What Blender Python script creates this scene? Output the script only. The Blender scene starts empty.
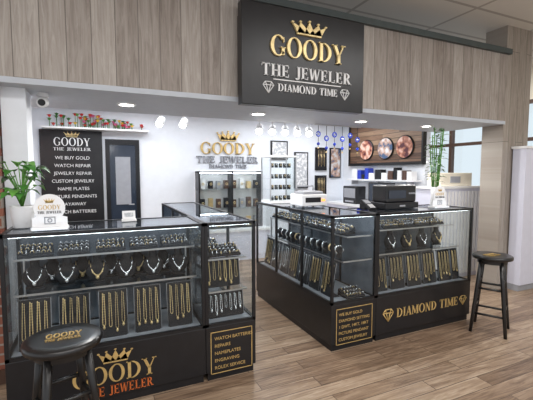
import bpy, math, random
from mathutils import Matrix, Vector
random.seed(7)
S=bpy.context.scene
S.view_settings.view_transform='Standard'
# ---------------- materials ----------------
def newmat(name):
    m=bpy.data.materials.new(name); m.use_nodes=True
    return m, m.node_tree.nodes, m.node_tree.links
def mat(name,col,rough=0.5,metal=0.0,emit=None,es=0.0,noise=0.06,nscale=12.0,spec=0.5):
    m,N,L=newmat(name); b=N['Principled BSDF']
    b.inputs['Roughness'].default_value=rough; b.inputs['Metallic'].default_value=metal
    b.inputs['Specular IOR Level'].default_value=spec
    tc=N.new('ShaderNodeTexCoord'); nz=N.new('ShaderNodeTexNoise'); nz.inputs['Scale'].default_value=nscale
    L.new(tc.outputs['Object'],nz.inputs['Vector'])
    cr=N.new('ShaderNodeValToRGB')
    a=[max(0,c*(1-noise)) for c in col]; c2=[min(1,c*(1+noise)) for c in col]
    cr.color_ramp.elements[0].position=.3; cr.color_ramp.elements[1].position=.7
    cr.color_ramp.elements[0].color=(*a,1); cr.color_ramp.elements[1].color=(*c2,1)
    L.new(nz.outputs['Fac'],cr.inputs['Fac']); L.new(cr.outputs['Color'],b.inputs['Base Color'])
    if emit: 
        b.inputs['Emission Color'].default_value=(*emit,1); b.inputs['Emission Strength'].default_value=es
    return m
def glassmat(name,tint=(0.95,0.97,0.97),ior=1.45,rough=0.02):
    m,N,L=newmat(name)
    for n in list(N):
        if n.type=='BSDF_PRINCIPLED': N.remove(n)
    out=[n for n in N if n.type=='OUTPUT_MATERIAL'][0]
    t=N.new('ShaderNodeBsdfTransparent'); t.inputs[0].default_value=(*tint,1)
    g=N.new('ShaderNodeBsdfGlossy'); g.inputs['Roughness'].default_value=rough; g.inputs['Color'].default_value=(.95,.97,1,1)
    f=N.new('ShaderNodeFresnel')
    # thin sheet: same reflectance from both faces
    ge=N.new('ShaderNodeNewGeometry'); mr=N.new('ShaderNodeMapRange')
    mr.inputs['To Min'].default_value=ior; mr.inputs['To Max'].default_value=1/ior
    L.new(ge.outputs['Backfacing'],mr.inputs['Value']); L.new(mr.outputs[0],f.inputs['IOR'])
    mx=N.new('ShaderNodeMixShader')
    L.new(f.outputs[0],mx.inputs[0]); L.new(t.outputs[0],mx.inputs[1]); L.new(g.outputs[0],mx.inputs[2])
    L.new(mx.outputs[0],out.inputs['Surface'])
    return m
def planks(name,cols,along,across,length,width,rough=0.4,gap=(0.05,0.04,0.03),gapw=0.004,grain=0.35,bump=0.05):
    m,N,L=newmat(name); b=N['Principled BSDF']; b.inputs['Roughness'].default_value=rough
    tc=N.new('ShaderNodeTexCoord'); sp=N.new('ShaderNodeSeparateXYZ'); L.new(tc.outputs['Object'],sp.inputs[0])
    cb=N.new('ShaderNodeCombineXYZ'); L.new(sp.outputs[along],cb.inputs[0]); L.new(sp.outputs[across],cb.inputs[1])
    br=N.new('ShaderNodeTexBrick'); L.new(cb.outputs[0],br.inputs['Vector'])
    br.inputs['Scale'].default_value=1; br.inputs['Brick Width'].default_value=length; br.inputs['Row Height'].default_value=width
    br.inputs['Mortar Size'].default_value=gapw; br.inputs['Mortar'].default_value=(0,0,0,1)
    br.inputs['Color1'].default_value=(0,0,0,1); br.inputs['Color2'].default_value=(1,1,1,1); br.offset=0.37; br.inputs['Bias'].default_value=0
    mp=N.new('ShaderNodeMapping'); mp.inputs['Scale'].default_value=(1.6,20,1); L.new(cb.outputs[0],mp.inputs[0])
    ad=N.new('ShaderNodeVectorMath'); ad.operation='ADD'; L.new(mp.outputs[0],ad.inputs[0])
    ml=N.new('ShaderNodeVectorMath'); ml.operation='SCALE'; ml.inputs['Scale'].default_value=37; L.new(br.outputs['Color'],ml.inputs[0]); L.new(ml.outputs[0],ad.inputs[1])
    nz=N.new('ShaderNodeTexNoise'); nz.inputs['Scale'].default_value=1.6; nz.inputs['Detail'].default_value=6; nz.inputs['Roughness'].default_value=.68; nz.inputs['Distortion'].default_value=1.2
    L.new(ad.outputs[0],nz.inputs['Vector'])
    st=N.new('ShaderNodeMapRange'); st.inputs['From Min'].default_value=.3; st.inputs['From Max'].default_value=.7; L.new(nz.outputs['Fac'],st.inputs['Value'])
    bw=N.new('ShaderNodeRGBToBW'); L.new(br.outputs['Color'],bw.inputs[0])
    mm=N.new('ShaderNodeMix'); mm.inputs[0].default_value=grain; L.new(bw.outputs[0],mm.inputs[2]); L.new(st.outputs[0],mm.inputs[3])
    cr=N.new('ShaderNodeValToRGB'); e=cr.color_ramp.elements
    while len(e)<len(cols): e.new(.5)
    for i,c in enumerate(cols):
        e[i].position=0.1+0.8*i/(len(cols)-1); e[i].color=(*c,1)
    L.new(mm.outputs[0],cr.inputs['Fac'])
    mx=N.new('ShaderNodeMix'); mx.data_type='RGBA'; L.new(br.outputs['Fac'],mx.inputs[0]); L.new(cr.outputs[0],mx.inputs[6]); mx.inputs[7].default_value=(*gap,1)
    L.new(mx.outputs[2],b.inputs['Base Color'])
    bp=N.new('ShaderNodeBump'); bp.inputs['Strength'].default_value=bump; L.new(nz.outputs['Fac'],bp.inputs['Height']); L.new(bp.outputs[0],b.inputs['Normal'])
    return m
def tiles(name,c1,c2,line,w,h,ax=('X','Y'),gap=.012,off=0,rough=.9):
    m,N,L=newmat(name); b=N['Principled BSDF']; b.inputs['Roughness'].default_value=rough
    tc=N.new('ShaderNodeTexCoord'); sp=N.new('ShaderNodeSeparateXYZ'); L.new(tc.outputs['Object'],sp.inputs[0])
    cb=N.new('ShaderNodeCombineXYZ'); L.new(sp.outputs[ax[0]],cb.inputs[0]); L.new(sp.outputs[ax[1]],cb.inputs[1])
    br=N.new('ShaderNodeTexBrick'); L.new(cb.outputs[0],br.inputs['Vector'])
    br.offset=off; br.inputs['Scale'].default_value=1; br.inputs['Brick Width'].default_value=w; br.inputs['Row Height'].default_value=h; br.inputs['Mortar Size'].default_value=gap
    br.inputs['Color1'].default_value=(*c1,1); br.inputs['Color2'].default_value=(*c2,1); br.inputs['Mortar'].default_value=(*line,1)
    L.new(br.outputs['Color'],b.inputs['Base Color'])
    return m
def photo_mat(name,c1,c2,c3,scale):
    m,N,L=newmat(name); b=N['Principled BSDF']; b.inputs['Roughness'].default_value=.35
    tc=N.new('ShaderNodeTexCoord'); nz=N.new('ShaderNodeTexNoise'); nz.inputs['Scale'].default_value=scale; nz.inputs['Detail'].default_value=2; L.new(tc.outputs['Object'],nz.inputs['Vector'])
    cr=N.new('ShaderNodeValToRGB'); e=cr.color_ramp.elements; e.new(.5)
    for i,(p,c) in enumerate(((.38,c1),(.5,c2),(.62,c3))): e[i].position=p; e[i].color=(*c,1)
    L.new(nz.outputs['Fac'],cr.inputs[0]); L.new(cr.outputs[0],b.inputs['Base Color'])
    return m
M={}
M['floor']=planks('floor_oak_planks',[(.10,.062,.040),(.22,.145,.095),(.35,.25,.17),(.50,.39,.29)],'X','Y',1.1,.125,rough=.36,gap=(.07,.045,.03),gapw=.0025,grain=.62)
M['header']=planks('header_grey_planks',[(.20,.165,.14),(.29,.25,.22),(.37,.33,.295),(.47,.43,.39)],'Z','X',3.0,.16,rough=.6,gap=(.15,.13,.11),gapw=.003,grain=.62)
M['pillarwood']=planks('pillar_wood',[(.22,.18,.15),(.32,.28,.24),(.40,.36,.32)],'Z','X',3,.14,rough=.6,gapw=.002,grain=.7)
M['slat']=planks('slat_wood',[(.06,.03,.02),(.20,.11,.065),(.36,.24,.15)],'Y','Z',1.1,.09,rough=.5,gapw=.004,grain=.4)
M['ceil']=tiles('ceiling_tile',(.66,.62,.57),(.63,.59,.54),(.42,.38,.34),1.22,.61,gap=.02)
M['brick']=tiles('red_brick',(.22,.07,.045),(.36,.14,.09),(.35,.30,.26),.2,.07,ax=('X','Z'),gap=.008,off=.5)
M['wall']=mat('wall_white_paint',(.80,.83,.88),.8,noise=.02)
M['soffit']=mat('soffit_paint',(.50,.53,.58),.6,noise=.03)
M['cream']=mat('cream_paint',(.76,.70,.58),.8,noise=.03)
M['lav']=mat('white_laminate',(.68,.69,.80),.5,noise=.02)
M['black']=mat('black_laminate',(.010,.010,.012),.32,noise=.2)
M['frame']=mat('black_aluminium',(.014,.014,.016),.3,metal=.2)
M['velvet']=mat('black_velvet',(.012,.012,.015),.8,noise=.3)
M['inside']=mat('case_interior',(.13,.15,.18),.25,noise=.1)
M['deck']=mat('case_deck',(.28,.30,.34),.35,noise=.1)
M['gold']=mat('gold_metal',(.90,.68,.36),.3,metal=.85,noise=.15)
M['goldpaint']=mat('gold_lettering',(.66,.46,.18),.4,metal=.35,noise=.15,nscale=30)
M['goldbright']=mat('gold_lettering_light',(.85,.66,.32),.35,metal=.3,noise=.2,nscale=20)
M['silver']=mat('silver_metal',(.88,.90,.93),.25,metal=.8,noise=.05)
M['steel']=mat('brushed_steel',(.6,.6,.62),.35,metal=1.0)
M['whitelet']=mat('white_lettering',(.82,.82,.82),.5,noise=.02)
M['orange']=mat('orange_lettering',(.60,.14,.03),.45)
M['white']=mat('white_plastic',(.85,.85,.86),.4,noise=.02)
M['grey']=mat('grey_plastic',(.32,.33,.36),.45)
M['cap']=mat('header_cap',(.055,.07,.07),.5)
M['stool']=mat('stool_black_wood',(.012,.011,.011),.28)
M['leaf']=mat('leaf_green',(.05,.19,.03),.4,noise=.4,nscale=8)
M['leaf2']=mat('leaf_light_green',(.11,.30,.05),.45,noise=.3,nscale=8)
M['soil']=mat('soil',(.04,.025,.015),.9)
M['red']=mat('petal_red',(.6,.02,.02),.6); M['pink']=mat('petal_pink',(.75,.16,.35),.6); M['yellow']=mat('petal_yellow',(.8,.5,.06),.6)
M['blue']=mat('blue_enamel',(.02,.05,.45),.3)
M['led']=mat('led_strip',(1,1,1),.5,emit=(.88,.94,1),es=16)
M['lamp']=mat('lamp_disc',(1,1,1),.5,emit=(1,.97,.9),es=18)
M['glass']=glassmat('showcase_glass',ior=1.33)
M['topglass']=glassmat('countertop_glass',tint=(.62,.66,.70),ior=1.6)
M['winglass']=glassmat('window_glass',tint=(.9,.95,.97))
M['ph1']=photo_mat('photo_a',(.10,.02,.03),(.5,.2,.12),(.8,.55,.45),9)
M['ph2']=photo_mat('photo_b',(.05,.10,.2),(.55,.35,.25),(.7,.7,.72),8)
M['doordark']=mat('door_panel',(.03,.04,.06),.15)
M['brown']=mat('dark_brown_trim',(.09,.045,.03),.5)
M['red_led']=mat('status_light',(.9,.3,.05),.5,emit=(1,.3,.05),es=2)
M['paper']=photo_mat('printed_poster',(.75,.75,.75),(.4,.42,.45),(.82,.82,.82),14)

# ---------------- mesh builder ----------------
class MB:
    def __init__(s): s.v=[];s.f=[];s.mi=[];s.mats=[];s.sm=[]
    def k(s,m):
        if m not in s.mats: s.mats.append(m)
        return s.mats.index(m)
    def add(s,vs,fs,m,T=None,smooth=False):
        o=len(s.v); k=s.k(m)
        for p in vs:
            p=Vector(p); s.v.append(tuple(T@p) if T is not None else tuple(p))
        for f in fs: s.f.append(tuple(o+i for i in f)); s.mi.append(k); s.sm.append(smooth)
    def box(s,x0,x1,y0,y1,z0,z1,m,T=None,b=0.0):
        if b<=0:
            vs=[(x,y,z) for x in(x0,x1) for y in(y0,y1) for z in(z0,z1)]
            fs=[(0,1,3,2),(4,6,7,5),(0,4,5,1),(2,3,7,6),(0,2,6,4),(1,5,7,3)]
            s.add(vs,fs,m,T)
        else:
            import bmesh
            bm=bmesh.new(); bmesh.ops.create_cube(bm,size=1)
            for v in bm.verts:
                v.co=Vector(((x0+x1)/2+v.co.x*(x1-x0),(y0+y1)/2+v.co.y*(y1-y0),(z0+z1)/2+v.co.z*(z1-z0)))
            bmesh.ops.bevel(bm,geom=bm.edges[:],offset=b,segments=2,affect='EDGES',profile=.5)
            bm.verts.index_update()
            s.add([v.co[:] for v in bm.verts],[[v.index for v in f.verts] for f in bm.faces],m,T)
            bm.free()
    def rings(s,prof,m,T=None,n=24,sy=1.0,caps=True,smooth=True):
        vs=[];fs=[]
        for p in prof:
            r,z=p[0],p[1]; dy=p[2] if len(p)>2 else 0; ry=p[3] if len(p)>3 else r*sy
            for i in range(n):
                a=2*math.pi*i/n; vs.append((r*math.cos(a),ry*math.sin(a)+dy,z))
        for j in range(len(prof)-1):
            for i in range(n):
                i2=(i+1)%n; fs.append((j*n+i,j*n+i2,(j+1)*n+i2,(j+1)*n+i))
        s.add(vs,fs,m,T,smooth)
        if caps:
            s.add(vs[:n],[tuple(reversed(range(n)))],m,T); s.add(vs[-n:],[tuple(range(n))],m,T)
    def tube(s,pts,r,m,T=None,n=6,closed=False):
        pts=[Vector(p) for p in pts]; vs=[];fs=[]; N=len(pts); up=None
        for j,p in enumerate(pts):
            if closed: t=pts[(j+1)%N]-pts[(j-1)%N]
            else: t=pts[min(j+1,N-1)]-pts[max(j-1,0)]
            t.normalize()
            if up is None: up=Vector((0,0,1)) if abs(t.z)<.9 else Vector((0,1,0))
            a=t.cross(up)
            if a.length<1e-4: a=t.cross(Vector((1,0,0)))
            a.normalize(); b=t.cross(a); up=a.cross(t)
            rr=r[j] if isinstance(r,(list,tuple)) else r
            for i in range(n):
                an=2*math.pi*i/n; vs.append(p+a*rr*math.cos(an)+b*rr*math.sin(an))
        for j in range(N if closed else N-1):
            j2=(j+1)%N
            for i in range(n):
                i2=(i+1)%n; fs.append((j*n+i,j*n+i2,j2*n+i2,j2*n+i))
        if not closed:
            fs.append(tuple(reversed(range(n)))); fs.append(tuple((N-1)*n+i for i in range(n)))
        s.add(vs,fs,m,T,True)
    def torus(s,c,R,r,m,T=None,n=12,k=6,axis='Z'):
        pts=[]
        for i in range(n):
            a=2*math.pi*i/n
            if axis=='Z': p=(c[0]+R*math.cos(a),c[1]+R*math.sin(a),c[2])
            elif axis=='Y': p=(c[0]+R*math.cos(a),c[1],c[2]+R*math.sin(a))
            else: p=(c[0],c[1]+R*math.cos(a),c[2]+R*math.sin(a))
            pts.append(p)
        s.tube(pts,r,m,T,n=k,closed=True)
    def ball(s,c,r,m,T=None,n=10,sz=1):
        prof=[(max(1e-4,r*math.sin(math.pi*i/6)),c[2]-r*sz*math.cos(math.pi*i/6)) for i in range(7)]
        TT=Matrix.Translation((c[0],c[1],0)); 
        s.rings(prof,m,(T@TT) if T is not None else TT,n=n,caps=False)
    def done(s,name,parent=None,loc=None):
        xs=[p[0] for p in s.v];ys=[p[1] for p in s.v];zs=[p[2] for p in s.v]
        o=Vector(((min(xs)+max(xs))/2,(min(ys)+max(ys))/2,min(zs)))
        me=bpy.data.meshes.new(name); me.from_pydata([tuple(Vector(p)-o) for p in s.v],[],s.f)
        for m in s.mats: me.materials.append(m)
        for i,p in enumerate(me.polygons): p.material_index=s.mi[i]; p.use_smooth=s.sm[i]
        me.update()
        ob=bpy.data.objects.new(name,me); ob.location=o; S.collection.objects.link(ob)
        if parent: par(ob,parent)
        return ob
def par(ob,p):
    ob.parent=p; ob.matrix_parent_inverse=Matrix.Translation(p.location).inverted()
def simple(name,x0,x1,y0,y1,z0,z1,m,b=0):
    a=MB(); a.box(x0,x1,y0,y1,z0,z1,m,b=b); return a.done(name)

# ---------------- serif lettering ----------------
def glyph(c):
    P=[]; TK=.19; TN=.065; SF=.045
    def rect(x0,x1,y0,y1): P.append([(x0,y0),(x1,y0),(x1,y1),(x0,y1)])
    def stem(x,y0=0,y1=1,sb=True,st=True,w=TK):
        rect(x-w/2,x+w/2,y0,y1)
        if sb: rect(x-w/2-.08,x+w/2+.08,y0,y0+SF)
        if st: rect(x-w/2-.08,x+w/2+.08,y1-SF,y1)
    def diag(x0,y0,x1,y1,w): P.append([(x0-w/2,y0),(x0+w/2,y0),(x1+w/2,y1),(x1-w/2,y1)])
    def arc(cx,cy,ox,oy,ix,iy,a0,a1,n=18):
        for i in range(n):
            a=math.radians(a0+(a1-a0)*i/n); b=math.radians(a0+(a1-a0)*(i+1)/n)
            P.append([(cx+ix*math.cos(a),cy+iy*math.sin(a)),(cx+ox*math.cos(a),cy+oy*math.sin(a)),(cx+ox*math.cos(b),cy+oy*math.sin(b)),(cx+ix*math.cos(b),cy+iy*math.sin(b))])
    w=.8
    if c=='O': arc(.47,.5,.47,.52,.28,.47,0,360,28); w=.94
    elif c=='G': arc(.47,.5,.47,.52,.28,.47,42,325,24); stem(.76,.06,.45,False,True,.16); rect(.78,.82,.68,.93); w=.92
    elif c=='D': stem(.2); arc(.3,.5,.58,.5,.39,.45,-90,90,16); w=.92
    elif c=='Y': diag(.41,.42,.12,1,TK); diag(.45,.42,.74,1,TN); stem(.42,0,.46,True,False); rect(-.05,.29,1-SF,1); rect(.6,.88,1-SF,1); w=.84
    elif c=='T': stem(.4,0,1,True,False); rect(.02,.78,1-TN,1); rect(.02,.06,.76,1); rect(.74,.78,.76,1); w=.8
    elif c=='H': stem(.18); stem(.72); rect(.18,.72,.47,.47+TN); w=.9
    elif c=='E': stem(.18); rect(.1,.68,0,TN); rect(.1,.66,1-TN,1); rect(.18,.55,.47,.47+TN); rect(.64,.68,0,.24); rect(.62,.66,.76,1); rect(.51,.55,.38,.64); w=.73
    elif c=='L': stem(.18); rect(.1,.68,0,TN); rect(.64,.68,0,.28); w=.72
    elif c=='I': stem(.2); w=.4
    elif c=='J': stem(.36,.1,1,False,True); arc(.22,.14,.235,.24,.045,.17,-150,0,8); w=.52
    elif c=='W': diag(.28,0,.1,1,TK*.85); diag(.32,0,.52,1,TN); diag(.72,0,.53,1,TK*.85); diag(.76,0,1.0,1,TN); rect(-.04,.25,1-SF,1); rect(.4,.66,1-SF,1); rect(.9,1.1,1-SF,1); w=1.08
    elif c=='R': stem(.18); arc(.3,.74,.38,.26,.2,.2,-90,90,12); diag(.72,0,.42,.5,TK); rect(.6,.9,0,SF); w=.88
    elif c=='A': diag(.1,0,.4,1,TN); diag(.7,0,.41,1,TK); rect(.2,.6,.3,.3+TN); rect(-.03,.22,0,SF); rect(.55,.85,0,SF); w=.82
    elif c=='M': stem(.12,w=TN); stem(.9); diag(.5,.08,.16,1,TK*.8); diag(.52,.08,.84,1,TN); w=1.06
    elif c=='N': stem(.14,w=TN); stem(.76,w=TN,sb=False); diag(.72,0,.18,1,TK); w=.88
    elif c==' ': w=.4
    return P,w
def serif(mb,txt,cx,z,h,width,y,m,depth=.01,T=None):
    tot=sum(glyph(c)[1]+.08 for c in txt)-.08; sx=width/tot; x=cx-width/2
    for c in txt:
        P,w=glyph(c)
        for q in P:
            pts=[(x+px*sx,z+pz*h) for px,pz in q]
            ar=sum(pts[i][0]*pts[(i+1)%4][1]-pts[(i+1)%4][0]*pts[i][1] for i in range(4))
            if ar<0: pts.reverse()
            vs=[(a,y-depth,b) for a,b in pts]+[(a,y,b) for a,b in pts]
            mb.add(vs,[(0,1,2,3),(4,7,6,5),(0,4,5,1),(1,5,6,2),(2,6,7,3),(3,7,4,0)],m,T)
        x+=(w+.08)*sx
def crown(mb,cx,z,w,h,y,m,depth=.01):
    def poly(pts):
        n=len(pts); vs=[(cx+a*w,y-depth,z+b*h) for a,b in pts]+[(cx+a*w,y,z+b*h) for a,b in pts]
        mb.add(vs,[tuple(range(n)),tuple(reversed(range(n,2*n)))]+[(i,i+n,(i+1)%n+n,(i+1)%n) for i in range(n)],m)
    poly([(-.36,0),(.36,0),(.37,.1),(-.37,.1)])
    poly([(-.37,.13),(-.12,.13),(-.28,.5),(-.5,.75)]); poly([(.12,.13),(.37,.13),(.5,.75),(.28,.5)])
    poly([(-.37,.13),(.0,.13),(-.1,.45),(-.27,.85)]); poly([(0,.13),(.37,.13),(.27,.85),(.1,.45)])
    poly([(-.16,.13),(.16,.13),(0,.95)])
    for a,b in ((-.5,.8),(-.27,.9),(0,1.0),(.27,.9),(.5,.8)):
        poly([(a+.04*math.cos(t*math.pi/4),b+.06*math.sin(t*math.pi/4)) for t in range(8)])
def diamond(mb,cx,z,w,y,m,depth=.008):
    t=w*.07; P=[(-.5,.15),(-.28,.42),(.28,.42),(.5,.15),(0,-.5)]
    segs=[(P[i],P[(i+1)%5]) for i in range(5)]+[(P[0],P[3]),((-.18,.15),(0,-.5)),((.18,.15),(0,-.5)),((-.28,.42),(-.18,.15)),((.28,.42),(.18,.15))]
    for a,b in segs:
        mb.tube([(cx+a[0]*w,y-depth/2,z+a[1]*w),(cx+b[0]*w,y-depth/2,z+b[1]*w)],t*.6,m,n=4)
def text(s,x,y,z,size,m,parent,align='CENTER',rot=(math.pi/2,0,0),ext=.002,name='lettering',off=0.0):
    c=bpy.data.curves.new(name,'FONT'); c.body=s; c.size=size; c.extrude=ext; c.align_x=align; c.offset=off
    c.materials.append(m); o=bpy.data.objects.new(name,c); S.collection.objects.link(o)
    o.location=(x,y,z); o.rotation_euler=rot
    if parent: par(o,parent)
    return o

# ---------------- room shell ----------------
simple('floor',-4,6.8,-2.5,7.0,-.05,0,M['floor'])
simple('ceiling',-4,6.8,-2.5,7.0,3.3,3.36,M['ceil'])
simple('wall_back',-1.3,4.7,6.3,6.4,0,2.5,M['wall'])
simple('wall_left',-1.3,-1.2,3.1,6.3,0,2.5,M['wall'])
simple('wall_side',4.6,4.7,4.2,6.3,0,2.5,M['wall'])
simple('wall_rear',4.7,6.8,6.9,7.0,0,3.3,M['cream'])
a=MB()
for x0,x1,y0,y1,z0,z1 in ((6.8,6.9,-2.5,7,0,.95),(6.8,6.9,-2.5,7,2.75,3.36),(6.8,6.9,-2.5,3.4,.95,2.75),(6.8,6.9,6.6,7.0,.95,2.75)):
    a.box(x0,x1,y0,y1,z0,z1,M['cream'])
a.done('wall_right')
a=MB()
for y in (3.4,4.45,5.5,6.54): a.box(6.76,6.86,y,y+.06,.95,2.75,M['brown'])
for z in (.95,2.05,2.69): a.box(6.765,6.855,3.4,6.6,z,z+.06,M['brown'])
a.box(6.80,6.81,3.4,6.6,.95,2.75,M['winglass'])
a.done('window_1')
simple('header_bulkhead',-4,4.62,3.0,3.15,2.14,2.94,M['header'])
simple('trim_1',-4,4.64,2.96,3.18,2.94,3.0,M['cap'])
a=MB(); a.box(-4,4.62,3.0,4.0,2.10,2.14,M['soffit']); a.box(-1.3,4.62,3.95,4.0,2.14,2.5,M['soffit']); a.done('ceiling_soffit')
simple('ceiling_inner',-1.3,4.7,4.0,6.3,2.5,2.54,M['wall'])
simple('wood_pillar',4.62,5.12,3.02,3.3,0,3.3,M['pillarwood'])
simple('white_column',-.60,-.45,3.15,3.4,0,2.10,M['wall'])
a=MB(); a.box(-1.6,-.61,3.10,3.3,0,2.09,M['brick']); a.box(-1.62,-.605,3.08,3.3,0,.10,M['brown']); a.done('brick_column')
a=MB(); a.box(4.80,6.4,2.84,3.0,.08,1.8,M['lav']); a.box(4.80,6.4,2.86,3.0,0,.08,M['grey']); 
for x in (5.3,5.85): a.box(x,x+.01,2.835,2.84,.1,1.78,M['grey'])
a.box(4.78,6.42,2.82,3.01,1.8,1.83,M['white']); a.done('white_partition_panel')
a=MB(); a.box(4.12,5.1,3.62,3.9,0,1.28,M['lav'])
for i in range(14): a.box(4.14+i*.068,4.18+i*.068,3.605,3.62,.06,1.24,M['white'])
a.box(4.10,5.12,3.6,3.92,1.28,1.31,M['white']); a.done('white_ribbed_cabinet')
a=MB(); a.box(4.3,4.95,3.66,3.88,1.31,1.5,M['cream'],b=.01); a.box(4.5,4.7,3.655,3.66,1.36,1.45,M['grey']); a.done('cardboard_box')

# ---------------- main sign ----------------
a=MB(); a.box(1.08,2.30,2.85,2.94,2.06,2.88,M['black'],b=.006); a.box(1.1,2.28,2.94,3.0,2.16,2.8,M['frame'])
serif(a,'GOODY',1.70,2.475,.165,.74,2.85,M['goldbright'],.02)
crown(a,1.70,2.675,.33,.12,2.85,M['goldbright'],.02)
serif(a,'THE JEWELER',1.70,2.305,.10,.90,2.85,M['whitelet'],.012)
serif(a,'DIAMOND TIME',1.70,2.185,.065,.60,2.85,M['whitelet'],.012)
diamond(a,1.315,2.215,.10,2.85,M['whitelet']); diamond(a,2.085,2.215,.10,2.85,M['whitelet'])
a.box(1.36,2.04,2.845,2.85,2.278,2.286,M['whitelet'])
a.done('storefront_logo_sign')
a=MB(); yw=6.298
serif(a,'GOODY',2.12,1.83,.20,1.0,yw,M['goldpaint'],.03)
crown(a,2.12,2.06,.40,.17,yw,M['goldpaint'],.03)
serif(a,'THE JEWELER',2.12,1.68,.11,1.15,yw,M['grey'],.03)
serif(a,'DIAMOND TIME',2.12,1.585,.06,.7,yw,M['grey'],.02)
a.done('wall_logo_sign')

# ---------------- downlights ----------------
for x in (-1.0,.25,1.5,2.8,3.85):
    a=MB(); T=Matrix.Translation((x,3.5,0))
    a.torus((0,0,2.098),.07,.012,M['white'],T,n=24); a.rings([(.062,2.092),(.062,2.10)],M['lamp'],T)
    a.done('recessed_downlight')
    l=bpy.data.lights.new('downlight_beam','AREA'); l.shape='DISK'; l.size=.12; l.energy=12; l.color=(1,.98,.95)
    o=bpy.data.objects.new('downlight_beam',l); o.location=(x,3.5,2.08); S.collection.objects.link(o)
for (x0,x1,y,n,zh) in ((.72,1.12,5.0,2,2.17),(1.9,2.75,4.5,5,2.08)):
    a=MB(); a.box(x0,x1,y-.02,y+.02,2.47,2.497,M['white'])
    for i in range(n):
        x=x0+.05+(x1-x0-.1)*i/(n-1)
        a.tube([(x,y,2.47),(x,y,zh+.04)],.008,M['white'])
        T=Matrix.Translation((x,y,zh))@Matrix.Rotation(-.9,4,'X')@Matrix.Rotation(.4,4,'Y')
        a.rings([(.03,.07),(.045,.05),(.05,-.05),(.05,-.08)],M['white'],T,n=16); a.rings([(.042,-.084),(.042,-.0815)],M['lamp'],T,n=16)
    a.done('track_light')

# ---------------- display cases ----------------
def case(name,x0,x1,y0,y1,shelves,divs_x=(),divs_y=(),back='Y',open_sides=''):
    H=1.15;B=.40;t=.022
    a=MB()
    a.box(x0+.015,x1-.015,y0+.015,y1-.015,0,.06,M['frame'])
    a.box(x0,x1,y0,y1,.06,B,M['black'],b=.004)
    a.box(x0+.02,x1-.02,y0+.02,y1-.02,B,B+.01,M['deck'])
    for x in (x0,x1-t)+tuple(divs_x):
        for y in (y0,y1-t): a.box(x,x+t,y,y+t,B,H,M['frame'])
    for y in divs_y: 
        for x in (x0,x1-t): a.box(x,x+t,y,y+t,B,H,M['frame'])
    for z0,z1 in ((B,B+t),(H-t,H)):
        a.box(x0,x1,y0,y0+t,z0,z1,M['frame']); a.box(x0,x1,y1-t,y1,z0,z1,M['frame'])
        a.box(x0,x0+t,y0,y1,z0,z1,M['frame']); a.box(x1-t,x1,y0,y1,z0,z1,M['frame'])
    g=.006
    a.box(x0+t,x1-t,y0+t,y1-t,H-.012,H-.004,M['topglass'])
    def side(k):
        if k=='F': a.box(x0+t,x1-t,y0+.006,y0+.006+g,B+t,H-t,M['glass'])
        if k=='B': a.box(x0+t,x1-t,y1-.012,y1-.006,B+t,H-t,M['inside' if back=='Y' else 'glass'])
        if k=='L': a.box(x0+.006,x0+.006+g,y0+t,y1-t,B+t,H-t,M['glass'])
        if k=='R': a.box(x1-.012,x1-.006,y0+t,y1-t,B+t,H-t,M['inside' if back=='X' else 'glass'])
    for k in 'FBLR':
        if k not in open_sides: side(k)
    for (z,sx0,sx1,sy0,sy1) in shelves:
        a.box(sx0,sx1,sy0,sy1,z-.008,z,M['glass']); 
        a.box(sx0,sx1,sy0,sy0+.004,z-.01,z+.002,M['steel'])
        if back=='X': a.box(sx0,sx0+.004,sy0,sy1,z-.01,z+.002,M['steel'])
        for x in (sx0+.01,sx1-.02): a.box(x,x+.01,sy1-.02,sy1,B,z-.008,M['steel'])
    a.box(x0+.04,x1-.04,y0+t,y0+t+.012,H-t-.004,H-t+.002,M['led'])
    if back=='X': a.box(x0+t,x0+t+.012,y0+.04,y1-.04,H-t-.004,H-t+.002,M['led'])
    return a
a=case('l',-.52,.665,2.5,3.0,[(.75,-.49,.64,2.64,2.96),(.96,-.49,.64,2.70,2.96)])
crown(a,.07,.285,.20,.085,2.5,M['goldpaint'],.004)
serif(a,'GOODY',.07,.155,.115,.50,2.5,M['goldpaint'],.004)
serif(a,'THE JEWELER',.09,.075,.06,.42,2.5,M['orange'],.004)
a.done('glass_display_case')
def panel_frame(a,x0,x1,z0,z1,y,m):
    w=.005
    a.box(x0,x1,y-.003,y,z0,z0+w,m); a.box(x0,x1,y-.003,y,z1-w,z1,m); a.box(x0,x0+w,y-.003,y,z0,z1,m); a.box(x1-w,x1,y-.003,y,z0,z1,m)
a=case('l2',.667,1.05,2.5,4.4,[(.62,.70,1.02,2.6,3.0),(.86,.70,1.02,2.62,3.0),(.8,.70,1.02,3.1,4.35)],back='Y',divs_y=(3.1,3.75))
panel_frame(a,.70,1.02,.05,.36,2.5,M['goldpaint']); o=a.done('glass_display_case')
for i,s in enumerate(('WATCH BATTERIES','REPAIRS','NAMEPLATES','ENGRAVING','ROLEX SERVICE')):
    text(s,.728,2.497,.298-i*.054,.0335,M['goldpaint'],o,'LEFT',ext=.001)
a=case('r',1.73,2.20,2.5,4.1,[(.75,1.86,2.17,2.53,4.07),(.96,1.90,2.17,2.53,4.07)],back='X',divs_y=(3.0,3.55))
panel_frame(a,1.78,2.16,.05,.36,2.5,M['goldpaint']); o=a.done('glass_display_case')
for i,s in enumerate(('WE BUY GOLD','DIAMOND SETTING','1 DWT, 14KT, 18KT','PICTURE PENDANT','CUSTOM JEWELRY')):
    text(s,1.805,2.497,.298-i*.054,.036,M['goldpaint'],o,'LEFT',ext=.001)
a=case('r2',2.202,3.42,2.5,3.0,[(.75,2.24,3.39,2.62,2.96),(.96,2.24,3.39,2.70,2.96)])
serif(a,'DIAMOND TIME',2.84,.185,.085,.80,2.5,M['goldpaint'],.004)
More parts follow.
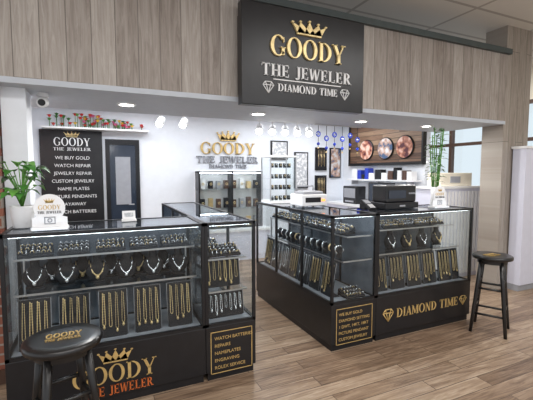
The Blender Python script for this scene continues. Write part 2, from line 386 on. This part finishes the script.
diamond(a,2.34,.225,.12,2.5,M['goldpaint']); diamond(a,3.31,.225,.10,2.5,M['goldpaint'])
a.done('glass_display_case')

# -------- merchandise --------
def chain_board(T,w=.15,h=.30,n=3,metal='gold'):
    a=MB(); L=T@Matrix.Rotation(-.16,4,'X')
    a.box(-w/2,w/2,0,.012,.004,h,M['velvet'],L,b=.003)
    a.box(-w/2-.004,w/2+.004,-.002,.014,h-.006,h+.004,M['frame'],L)
    a.box(-w/2+.01,w/2-.01,.0,.09,0,.006,M['velvet'],T)
    a.tube([(-w/2,-.001,.006),(-w/2,-.001,h),(w/2,-.001,h),(w/2,-.001,.006)],.0022,M['grey'],L,n=4)
    for i in range(n):
        c=-w/2+.008+(w-.016)*(i+.5)/n; d=w/n*.2; zb=h*(.08+.22*random.random()); r=random.choice((.0018,.0026,.0034))
        rr=[];pts=[]
        # beaded links down, around and up
        path=[(c-d*.5,h-.015),(c-d,zb+.035)]+[(c-d*math.cos(k*math.pi/4),zb+.03-d*1.3*math.sin(k*math.pi/4)) for k in range(1,4)]+[(c+d,zb+.035),(c+d*.5,h-.015)]
        for j in range(len(path)-1):
            p,q=path[j],path[j+1]; ln=math.hypot(q[0]-p[0],q[1]-p[1]); st=max(2,int(ln/.008))
            for t in range(st):
                u=t/st; pts.append((p[0]+(q[0]-p[0])*u,-.006,p[1]+(q[1]-p[1])*u)); rr.append(r*(1.25 if t%2 else .65))
        a.tube(pts,rr,M[metal],L,n=5)
        if random.random()<.6: a.ball((c,-.009,zb+.018-d*1.3),.009,M[metal],L,n=6,sz=1.4)
    a.done('chain_display_board')
def bust(T,h=.18,metal='silver',col='velvet'):
    a=MB()
    a.rings([(.055,0,0,.035),(.055,.006,0,.035)],M[col],T,n=20)
    a.rings([(.035,.006,.0,.02),(.058,.03,.0,.03),(.074,.07,.0,.034),(.070,.10,.002,.034),(.048,.125,.005,.030),(.030,.14,.008,.026),(.026,.165,.010,.024),(.029,h,.012,.026)],M[col],T,n=20)
    pts=[]
    for i in range(13):
        u=-1+2*i/12; x=.043*math.sin(u*1.45); z=.135-.085*math.cos(u*1.5)
        y=-.037+.026*abs(u)**2
        pts.append((x,y,z))
    a.tube(pts,[.003+.002*math.cos((i-6)/6*1.4) for i in range(13)],M[metal],T,n=5)
    a.ball((0,-.042,.038),.012,M[metal],T,n=8,sz=1.3)
    for k in (-3,-1,1,3): a.ball((pts[6+k][0],pts[6+k][1]-.003,pts[6+k][2]),.0065,M[metal],T,n=6)
    a.done('necklace_bust')
def ring_tray(T,w=.2,d=.13,nx=6,ny=3,metal='gold',R=.011):
    a=MB(); L=T@Matrix.Translation((0,-d/2,0))@Matrix.Rotation(.35,4,'X')
    a.box(-w/2,w/2,0,d,.0,.014,M['velvet'],L,b=.002)
    a.box(-w/2+.01,w/2-.01,-d/2*.6,d*.35,0,.006,M['velvet'],T)
    a.box(-w/2,w/2,d*.4,d*.43,0,d*.3,M['velvet'],T)
    for j in range(ny):
        a.box(-w/2+.006,w/2-.006,d*(j+.35)/ny,d*(j+.75)/ny,.014,.02,M['velvet'],L)
        for i in range(nx):
            x=-w/2+w*(i+.5)/nx; y=d*(j+.55)/ny
            mm=metal if random.random()<.6 else ('silver' if metal=='gold' else 'gold')
            a.torus((x,y,.024),R,.0030,M[mm],L,n=10,k=5,axis='X' if random.random()<.2 else 'Y')
            a.ball((x,y,.024+R+.002),.0055,M['silver'],L,n=6)
    a.done('ring_tray')
def watch_stand(T,metal='silver'):
    a=MB(); a.rings([(.028,0,0,.026),(.03,.006,0,.028),(.024,.05,0.004,.018),(.026,.055,.004,.02)],M['velvet'],T,n=14)
    L=T@Matrix.Translation((0,-.004,.075))@Matrix.Rotation(-.3,4,'X')
    a.rings([(.026,-.028),(.032,-.02),(.033,.0),(.032,.02),(.026,.028)],M['velvet'],L@Matrix.Rotation(math.pi/2,4,'Y'),n=14)
    pts=[(0,.036*math.sin(t*math.pi/8),.036*math.cos(t*math.pi/8)) for t in range(16)]
    for dx in (-.006,0,.006): a.tube([(dx,p[1],p[2]) for p in pts],.0035,M[metal],L,n=5,closed=True)
    a.rings([(.019,-.046),(.021,-.043),(.021,-.038)],M[metal],L@Matrix.Rotation(-math.pi/2,4,'X')@Matrix.Scale(-1,4,(0,0,1)),n=16)
    a.done('wristwatch_on_stand')
def F(x,y,z): return Matrix.Translation((x,y,z))
def Wd(x,y,z): return Matrix.Translation((x,y,z))@Matrix.Rotation(-math.pi/2,4,'Z')
DK=.411
for i,x in enumerate((-.38,-.16,.07,.29,.51)):
    chain_board(F(x,2.60,DK),w=.175,h=.31,n=4)
    ring_tray(F(x,2.80,.961),w=.19,d=.13,metal='silver' if i%2 else 'gold')
for i in range(6): bust(F(-.39+i*.185,2.78,.751),metal='silver' if i!=2 else 'gold',h=.19)
for i in range(5): bust(F(-.30+i*.185,2.89,.751),metal='gold' if i%2 else 'silver',h=.20)
chain_board(F(.86,2.62,DK),w=.28,h=.19,n=7,metal='silver')
chain_board(F(.86,2.70,.621),w=.28,h=.22,n=6,metal='gold')
ring_tray(F(.86,2.76,.861),w=.28,d=.16,nx=8,ny=4,metal='silver')
for y in (3.3,3.65,4.0): ring_tray(F(.86,y,.801),w=.28,d=.18,nx=8,ny=4,metal='silver')
for i,y in enumerate((2.72,2.93,3.14,3.35,3.56,3.77,3.97)):
    chain_board(Wd(1.82,y,DK),w=.18,h=.31,n=4,metal='gold' if i<2 else ('silver' if i%3 else 'gold'))
    if y<3.9:
        watch_stand(Wd(1.92,y-.05,.751)); watch_stand(Wd(1.92,y+.05,.751),metal='gold' if i%3==0 else 'silver')
    ring_tray(Wd(2.0,y,.961),w=.19,d=.14,metal='silver' if i%2 else 'gold',R=.013)
ring_tray(F(2.02,2.62,DK),w=.2,d=.14,nx=6,metal='gold')
for i,x in enumerate((2.34,2.55,2.76,2.97,3.18,3.33)):
    w=.175 if i<5 else .10
    chain_board(F(x,2.60,DK),w=w,h=.31,n=4 if i<5 else 2)
    if i<5:
        bust(F(x+.04,2.76,.751),metal='silver' if i%2 else 'gold',h=.19)
        ring_tray(F(x+.04,2.82,.961),w=.19,d=.13,metal='gold')

# ---------------- counter-top items ----------------
ZT=1.15
def logo_card(x,y,name):
    a=MB(); y0=y
    n=28; R=.085; out=[]
    for i in range(n+1):
        t=-.65+ (math.pi+1.3)*i/n; out.append((R*math.cos(t),R*math.sin(t)+.135))
    out=out+[(-.095,.075),(-.095,.02),(.095,.02),(.095,.075)]
    m=len(out)
    vs=[(x+p,y0-.006,ZT+q) for p,q in out]+[(x+p,y0,ZT+q) for p,q in out]
    a.add(vs,[tuple(range(m)),tuple(reversed(range(m,2*m)))]+[(i,i+m,(i+1)%m+m,(i+1)%m) for i in range(m)],M['white'])
    a.box(x-.10,x+.10,y0-.04,y0+.05,ZT,ZT+.02,M['white'],b=.004)
    serif(a,'GOODY',x,ZT+.125,.028,.12,y0-.006,M['goldpaint'],.002)
    crown(a,x,ZT+.165,.055,.028,y0-.006,M['goldpaint'],.002)
    serif(a,'THE JEWELER',x,ZT+.10,.016,.13,y0-.006,M['black'],.002)
    for (u0,u1,v0,v1) in ((-.03,-.025,.035,.08),(.025,.03,.035,.08),(-.03,.03,.035,.04),(-.03,.03,.075,.08)):
        a.box(x+u0,x+u1,y0-.009,y0-.006,ZT+v0,ZT+v1,M['grey'])
    a.torus((x,y0-.008,ZT+.058),.011,.003,M['grey'],axis='Y')
    a.done(name)
logo_card(-.275,2.62,'countertop_logo_sign')
logo_card(3.10,2.64,'countertop_logo_sign')
def leaf(a,base,dirv,L,W,m,droop=.4):
    d=Vector(dirv).normalized(); s=d.cross(Vector((0,0,1))); 
    if s.length<.05: s=Vector((1,0,0))
    s.normalize(); up=s.cross(d); vs=[];n=7
    for i in range(n+1):
        u=i/n; w=W*math.sin(math.pi*min(1,u**.7*.97+.03)); c=Vector(base)+d*(L*u)-Vector((0,0,1))*(droop*L*u*u)
        vs+= [tuple(c-s*w/2+up*.12*w),tuple(c),tuple(c+s*w/2+up*.12*w)]
    fs=[]
    for i in range(n):
        o=i*3; fs+=[(o,o+1,o+4,o+3),(o+1,o+2,o+5,o+4)]
    a.add(vs,fs,m,None,True)
a=MB(); px,py=-.445,2.80; T=F(px,py,ZT)
a.rings([(.05,0),(.056,.005),(.068,.13),(.070,.14),(.060,.14),(.058,.125)],M['white'],T,n=28); a.rings([(.059,.118),(.059,.126)],M['soil'],T)
for i in range(34):
    an=i*2.4; r=.03+.07*random.random(); hh=.20+.22*random.random()
    tip=(px+math.cos(an)*r,py+math.sin(an)*r,ZT+hh)
    a.tube([(px,py,ZT+.12),(px+math.cos(an)*r*.4,py+math.sin(an)*r*.4,ZT+.12+hh*.4),tip],.003,M['leaf2'],n=5)
    leaf(a,tip,(math.cos(an),math.sin(an),.6),.08+.04*random.random(),.06+.02*random.random(),M['leaf'] if i%3 else M['leaf2'],droop=.8)
a.done('potted_pothos')
a=MB(); px,py=3.29,2.86; T=F(px,py,ZT)
a.rings([(.045,0),(.05,.01),(.04,.1),(.048,.2),(.042,.2),(.035,.1)],M['white'],T,n=24); a.rings([(.04,.185),(.04,.19)],M['soil'],T)
for i in range(9):
    an=i*.7; dx,dy=.03*math.cos(an),.03*math.sin(an); hh=.5+.34*random.random()
    pts=[(px+dx*(1+u*1.2),py+dy*(1+u*1.2),ZT+.18+(hh-.18)*u) for u in (0,.25,.5,.75,1)]
    a.tube(pts,.005,M['leaf2'],n=6)
    for u in (.2,.3,.4,.5,.58,.66,.74,.82,.9,.96,1.0):
        b=random.random()*6.28; z=ZT+.18+(hh-.18)*u
        leaf(a,(px+dx*(1+u*1.2),py+dy*(1+u*1.2),z),(math.cos(b),math.sin(b),.5),.10,.038,M['leaf'] if random.random()<.8 else M['leaf2'],droop=.5)
a.done('potted_bamboo')
a=MB(); x0,x1,y0,y1=1.86,2.16,3.22,3.48
a.box(x0,x1,y0,y1,ZT+.012,ZT+.13,M['white'],b=.012); a.box(x0+.03,x1-.03,y0+.03,y1-.03,ZT+.13,ZT+.16,M['grey'],b=.01)
a.box(x0+.04,x1-.08,y0-.004,y0+.002,ZT+.05,ZT+.10,M['frame']); a.box(x1-.07,x1-.03,y0-.005,y0+.002,ZT+.06,ZT+.08,M['red_led'])
for x in (x0+.02,x1-.04):
    for y in (y0+.02,y1-.04): a.box(x,x+.02,y,y+.02,ZT,ZT+.014,M['frame'])
a.tube([(x0+.05,y1-.06,ZT+.15),(x0+.05,y1-.06,ZT+.21),(x1-.05,y1-.06,ZT+.21),(x1-.05,y1-.06,ZT+.15)],.008,M['grey'])
a.done('ultrasonic_cleaner')
a=MB(); x0,x1,y0,y1=2.50,2.93,2.74,2.97
a.box(x0,x1,y0,y1,ZT,ZT+.06,M['frame'],b=.006); a.box(x0+.02,x1-.02,y0+.015,y1-.01,ZT+.06,ZT+.23,M['black'],b=.015)
a.box(x0+.05,x1-.16,y0+.01,y0+.02,ZT+.10,ZT+.18,M['doordark']); a.box(x0+.06,x1-.06,y0+.06,y0+.065,ZT+.23,ZT+.235,M['grey'])
for i in range(4): a.box(x1-.12+i*.022,x1-.105+i*.022,y0+.01,y0+.018,ZT+.14,ZT+.155,M['grey'])
a.box(x0+.18,x0+.25,y0-.003,y0+.002,ZT+.02,ZT+.035,M['steel'])
a.done('receipt_printer')
a=MB(); T=F(2.32,2.8,ZT)@Matrix.Rotation(.5,4,'X'); a.box(-.04,.04,-.08,.08,.04,.07,M['frame'],T,b=.006); a.box(-.03,.03,0,.06,.07,.073,M['grey'],T)
for i in range(3):
    for j in range(3): a.box(-.028+i*.02,-.014+i*.02,-.07+j*.02,-.058+j*.02,.07,.074,M['white'],T)
a.box(2.29,2.35,2.78,2.86,ZT,ZT+.06,M['frame']); a.done('card_reader')
a=MB(); x0,x1,y0,y1=1.78,2.12,3.80,4.06; z1=ZT+.55
a.box(x0,x1,y0,y1,ZT,ZT+.03,M['white']); a.box(x0,x1,y0,y1,z1-.02,z1,M['white'])
for x in (x0,x1-.012):
    for y in (y0,y1-.012): a.box(x,x+.012,y,y+.012,ZT+.03,z1-.02,M['steel'])
for k in range(1,4):
    z=ZT+.03+k*.125; a.box(x0+.01,x1-.01,y0+.01,y1-.01,z,z+.005,M['glass'])
for k in range(4):
    z=ZT+.03+k*.125+.005
    for i in range(5):
        x=x0+.05+i*.055; a.box(x-.016,x+.016,y0+.05,y0+.08,z,z+.05,M['velvet']); a.torus((x,y0+.045,z+.035),.010,.003,M['gold' if (i+k)%2 else 'silver'],axis='Y')
a.box(x0+.003,x0+.006,y0+.012,y1-.012,ZT+.03,z1-.02,M['glass']); a.box(x1-.006,x1-.003,y0+.012,y1-.012,ZT+.03,z1-.02,M['glass']); a.box(x0+.012,x1-.012,y0+.003,y0+.006,ZT+.03,z1-.02,M['glass'])
a.done('acrylic_display_tower')
a=MB(); T=F(.2,2.86,ZT); a.box(-.05,.05,-.03,.03,0,.012,M['white'],T); a.box(-.045,.045,.0,.008,.01,.075,M['white'],T@Matrix.Rotation(-.25,4,'X')); a.box(-.03,.03,-.003,0,.03,.06,M['paper'],T@Matrix.Rotation(-.25,4,'X')); a.done('business_card_holder')

# ---------------- stools ----------------
def stool(x,y,rz,logo=False):
    a=MB(); T=F(x,y,0)@Matrix.Rotation(rz,4,'Z'); h=.73
    a.rings([(.150,h-.040),(.166,h-.034),(.170,h-.018),(.168,h-.006),(.158,h),(.10,h-.004),(.001,h-.006)],M['stool'],T,n=40)
    a.rings([(.125,h-.075),(.125,h-.04)],M['stool'],T,n=32)
    def leg(k,z):
        t=(h-.06-z)/(h-.06); r=.115+.085*t; an=math.pi/4+k*math.pi/2; return (r*math.cos(an),r*math.sin(an),z)
    for k in range(4):
        a.tube([leg(k,h-.05),leg(k,.45),leg(k,.2),leg(k,0.0)],[.019,.018,.017,.015],M['stool'],T,n=10)
        z1=.18 if k%2 else .23; z2=.42 if k%2 else .47
        for z in (z1,z2): a.tube([leg(k,z),leg((k+1)%4,z)],.011,M['stool'],T,n=8)
    L=F(x,y,h-.004)@Matrix.Rotation(.0,4,'Z')@Matrix.Rotation(-math.pi/2,4,'X')
    serif(a,'GOODY',0,0.005,.045,.15,0,M['goldpaint'],.0045,T=L)
    serif(a,'THE JEWELER',0,-.03,.02,.15,0,M['goldpaint'],.0045,T=L)
    a.done('bar_stool')
stool(-.17,1.94,.3); stool(3.37,2.25,.5)

# ---------------- back wall furnishing ----------------
YB=6.297
a=MB(); a.box(-.75,.08,YB-.04,YB,.0,2.13,M['black']); serif(a,'GOODY',-.33,1.90,.12,.48,YB-.04,M['whitelet'],.006); crown(a,-.33,2.03,.2,.08,YB-.04,M['goldbright'],.006)
serif(a,'THE JEWELER',-.33,1.83,.045,.5,YB-.04,M['whitelet'],.005)
o=a.done('services_menu_board')
for i,s in enumerate(('WE BUY GOLD','WATCH REPAIR','JEWELRY REPAIR','CUSTOM JEWELRY','NAME PLATES','PICTURE PENDANTS','LAYAWAY','WATCH BATTERIES')):
    text(s,-.33,YB-.046,1.70-i*.115,.068,M['whitelet'],o)
a=MB(); a.box(-.7,.75,YB-.2,YB,2.14,2.165,M['white'])
o=a.done('wall_shelf')
a=MB(); 
for i in range(60):
    x=-.62+1.3*random.random(); y=YB-.16+.12*random.random(); z=2.2+.16*random.random()*(1 if x<.1 else .6)
    a.tube([(x,y,2.166),(x,y,z)],.004,M['leaf'],n=4)
    c=random.choice(('red','red','pink','yellow','leaf2','leaf'))
    for k in range(5):
        an=k*1.257; leaf(a,(x,y,z),(math.cos(an),math.sin(an),.6),.05,.045,M[c],.2)
    a.ball((x,y,z+.005),.02,M[c],n=8)
a.done('flower_arrangement')
a=MB(); x0,x1=.12,.62
a.box(x0,x0+.06,YB-.04,YB,0,2.02,M['frame']); a.box(x1-.06,x1,YB-.04,YB,0,2.02,M['frame']); a.box(x0+.06,x1-.06,YB-.04,YB,1.94,2.02,M['frame'])
a.box(x0+.06,x1-.06,YB-.025,YB,0,1.94,M['doordark']); a.box(x0+.14,x1-.14,YB-.03,YB-.025,1.0,1.75,M['grey'])
a.tube([(x1-.1,YB-.025,1.0),(x1-.1,YB-.07,1.0),(x1-.18,YB-.07,1.0)],.009,M['steel']); a.done('door_1')
a=MB(); x0,x1,z0,z1=1.52,2.68,.55,1.53; yb=YB
a.box(x0,x1,yb-.02,yb,z0,z1,M['white'])
for z in (z0,z0+.33,z0+.66,z1-.03): a.box(x0,x1,yb-.25,yb-.02,z,z+.02,M['glass' if z0<z<z1-.05 else 'frame'])
for x in (x0,x1-.025,(x0+x1)/2): a.box(x,x+.025,yb-.25,yb-.02,z0,z1,M['frame'])
a.box(x0+.03,x1-.03,yb-.22,yb-.2,z1-.04,z1-.03,M['led'])
for k in range(3):
    for i in range(8):
        x=x0+.09+i*.14; z=z0+.02+k*.33
        a.box(x-.035,x+.035,yb-.18,yb-.1,z,z+.12+.06*random.random(),M[random.choice(('velvet','white','grey','gold','brown'))])
        a.torus((x,yb-.185,z+.08),.018,.005,M['gold'],axis='Y')
a.box(x0+.025,x1-.025,yb-.252,yb-.247,z0+.02,z1-.02,M['glass']); a.done('wall_display_cabinet')
a=MB(); a.box(1.45,2.75,yb-.4,yb-.26,0,.5,M['lav']); a.box(1.43,2.77,yb-.42,yb,.5,.54,M['white']); a.box(1.45,2.75,yb-.26,yb,0,.5,M['lav']); a.done('low_storage_cabinet')
for (x0,x1,z0,z1,mm) in ((2.95,3.3,1.75,2.1,'paper'),(3.45,3.75,1.2,1.9,'paper'),(3.92,4.18,1.55,2.0,'velvet'),(3.92,4.18,1.0,1.45,'velvet'),(4.26,4.52,1.4,2.0,'ph2')):
    a=MB(); a.box(x0,x1,YB-.03,YB,z0,z1,M['frame']); a.box(x0+.025,x1-.025,YB-.034,YB-.03,z0+.025,z1-.025,M[mm])
    if mm=='velvet':
        for i in range(5): a.tube([(x0+.06+i*.035,YB-.038,z1-.05),(x0+.06+i*.035,YB-.038,z0+.08+.03*(i%2))],.004,M['gold'],n=5)
    a.done('framed_poster')
a=MB(); X=4.597
a.box(X-.05,X,4.2,6.0,1.68,2.4,M['slat']); a.box(X-.075,X,4.18,6.02,1.63,1.68,M['frame']); a.box(X-.075,X,4.18,6.02,2.40,2.44,M['frame'])
for y in (4.18,5.99): a.box(X-.075,X,y,y+.03,1.68,2.4,M['frame'])
for y,m in ((5.50,'ph1'),(5.0,'ph2'),(4.56,'ph1')):
    T=Matrix.Translation((X-.05,y,1.92))@Matrix.Rotation(-math.pi/2,4,'Y')
    a.rings([(.19,0),(.19,.02),(.175,.025)],M['frame'],T,n=36); a.rings([(.175,.02),(.175,.028)],M[m],T,n=36)
a.done('photo_pendant_display_panel')
a=MB(); a.box(4.40,4.597,4.25,5.9,1.36,1.385,M['white'])
for y in (4.4,5.1,5.8): a.box(4.45,4.597,y,y+.015,1.28,1.36,M['steel'])
a.done('floating_wall_shelf')
a=MB(); y=4.3
while y<5.75:
    w=.07+.08*random.random(); hh=.08+.12*random.random()
    a.box(4.43,4.55,y,y+w,1.386,1.386+hh,M[random.choice(('white','grey','brown','blue','velvet','cream'))],b=.004); y+=w+.015
a.done('jewelry_gift_boxes')
a=MB(); a.box(4.15,4.597,4.3,6.2,0,.9,M['lav']); a.box(4.12,4.597,4.28,6.22,.9,.94,M['white'])
for y in (4.9,5.5): a.box(4.145,4.15,y,y+.008,.05,.88,M['grey'])
a.done('back_counter')
a=MB(); a.box(4.17,4.38,4.5,5.0,.94,1.0,M['frame'],b=.01); a.box(4.24,4.28,4.72,4.78,1.0,1.1,M['frame']); a.box(4.22,4.25,4.45,5.05,1.0,1.34,M['black'],b=.005); a.box(4.216,4.22,4.48,5.02,1.03,1.32,M['doordark']); a.done('computer_monitor')
a=MB(); a.box(4.17,4.38,5.3,5.7,.94,1.26,M['black'],b=.015); a.box(4.165,4.17,5.34,5.66,1.05,1.22,M['grey']); a.box(4.16,4.17,5.38,5.62,.97,1.0,M['steel']); a.done('black_safe')
a=MB()
a.box(2.45,3.15,3.93,3.95,2.085,2.10,M['steel'])
for i in range(6):
    x=2.5+i*.12; z=1.98-.05*(i%2)
    a.tube([(x,3.94,2.09),(x,3.94,z+.03)],.004,M['frame'],n=4); a.torus((x,3.94,z),.028,.009,M['blue'],axis='Y'); a.ball((x,3.94,z),.015,M['silver'],n=8)
    a.tube([(x,3.94,z-.03),(x,3.94,z-.12)],.004,M['frame'],n=4); a.ball((x,3.94,z-.12),.02,M['blue'],n=8); a.ball((x,3.94,z-.17),.012,M['gold'],n=8); a.tube([(x,3.94,z-.12),(x,3.94,z-.17)],.004,M['frame'],n=4)
a.done('hanging_evil_eye_charms')
a=MB(); T=F(-.36,3.3,0); a.rings([(.04,2.10),(.04,2.07)],M['white'],T); a.rings([(.012,2.075),(.012,2.05)],M['white'],T)
a.rings([(.035,-.06),(.038,-.05),(.038,.05),(.03,.06)],M['white'],F(-.36,3.28,2.03)@Matrix.Rotation(1.75,4,'X'),n=20)
a.rings([(.025,.06),(.02,.064)],M['frame'],F(-.36,3.28,2.03)@Matrix.Rotation(1.75,4,'X'),n=20); a.done('security_camera')

# ---------------- lights ----------------
def area(name,loc,sx,sy,e,rot=(0,0,0),col=(1,1,1)):
    l=bpy.data.lights.new(name,'AREA'); l.shape='RECTANGLE'; l.size=sx; l.size_y=sy; l.energy=e; l.color=col
    o=bpy.data.objects.new(name,l); o.location=loc; o.rotation_euler=rot; S.collection.objects.link(o); return o
area('ceiling_light_a',(0,.6,3.27),3,.6,55,col=(1,.98,.96)); area('ceiling_light_b',(3.5,.6,3.27),3,.6,65,col=(1,.98,.96))
area('ceiling_light_c',(1.5,-1.5,3.27),5,.6,70,col=(1,.98,.96)); area('ceiling_light_d',(5.7,4.5,3.27),1,3,38)
area('inner_light_a',(.5,5.3,2.48),2,.8,36,col=(.93,.96,1)); area('inner_light_b',(3.2,5.3,2.48),2,.8,42,col=(.93,.96,1))
W=bpy.data.worlds.new('world'); S.world=W; W.use_nodes=True
bg=W.node_tree.nodes['Background']; bg.inputs[0].default_value=(.93,.96,1,1); bg.inputs[1].default_value=1.0

# ---------------- camera ----------------
cam=bpy.data.cameras.new('camera'); co=bpy.data.objects.new('camera',cam); S.collection.objects.link(co)
cam.sensor_width=36; cam.lens=370/533*36; cam.clip_start=.02
co.location=(0,0,1.5)
co.rotation_euler=(math.radians(90-4.2),0,math.radians(-24.5))
S.camera=co
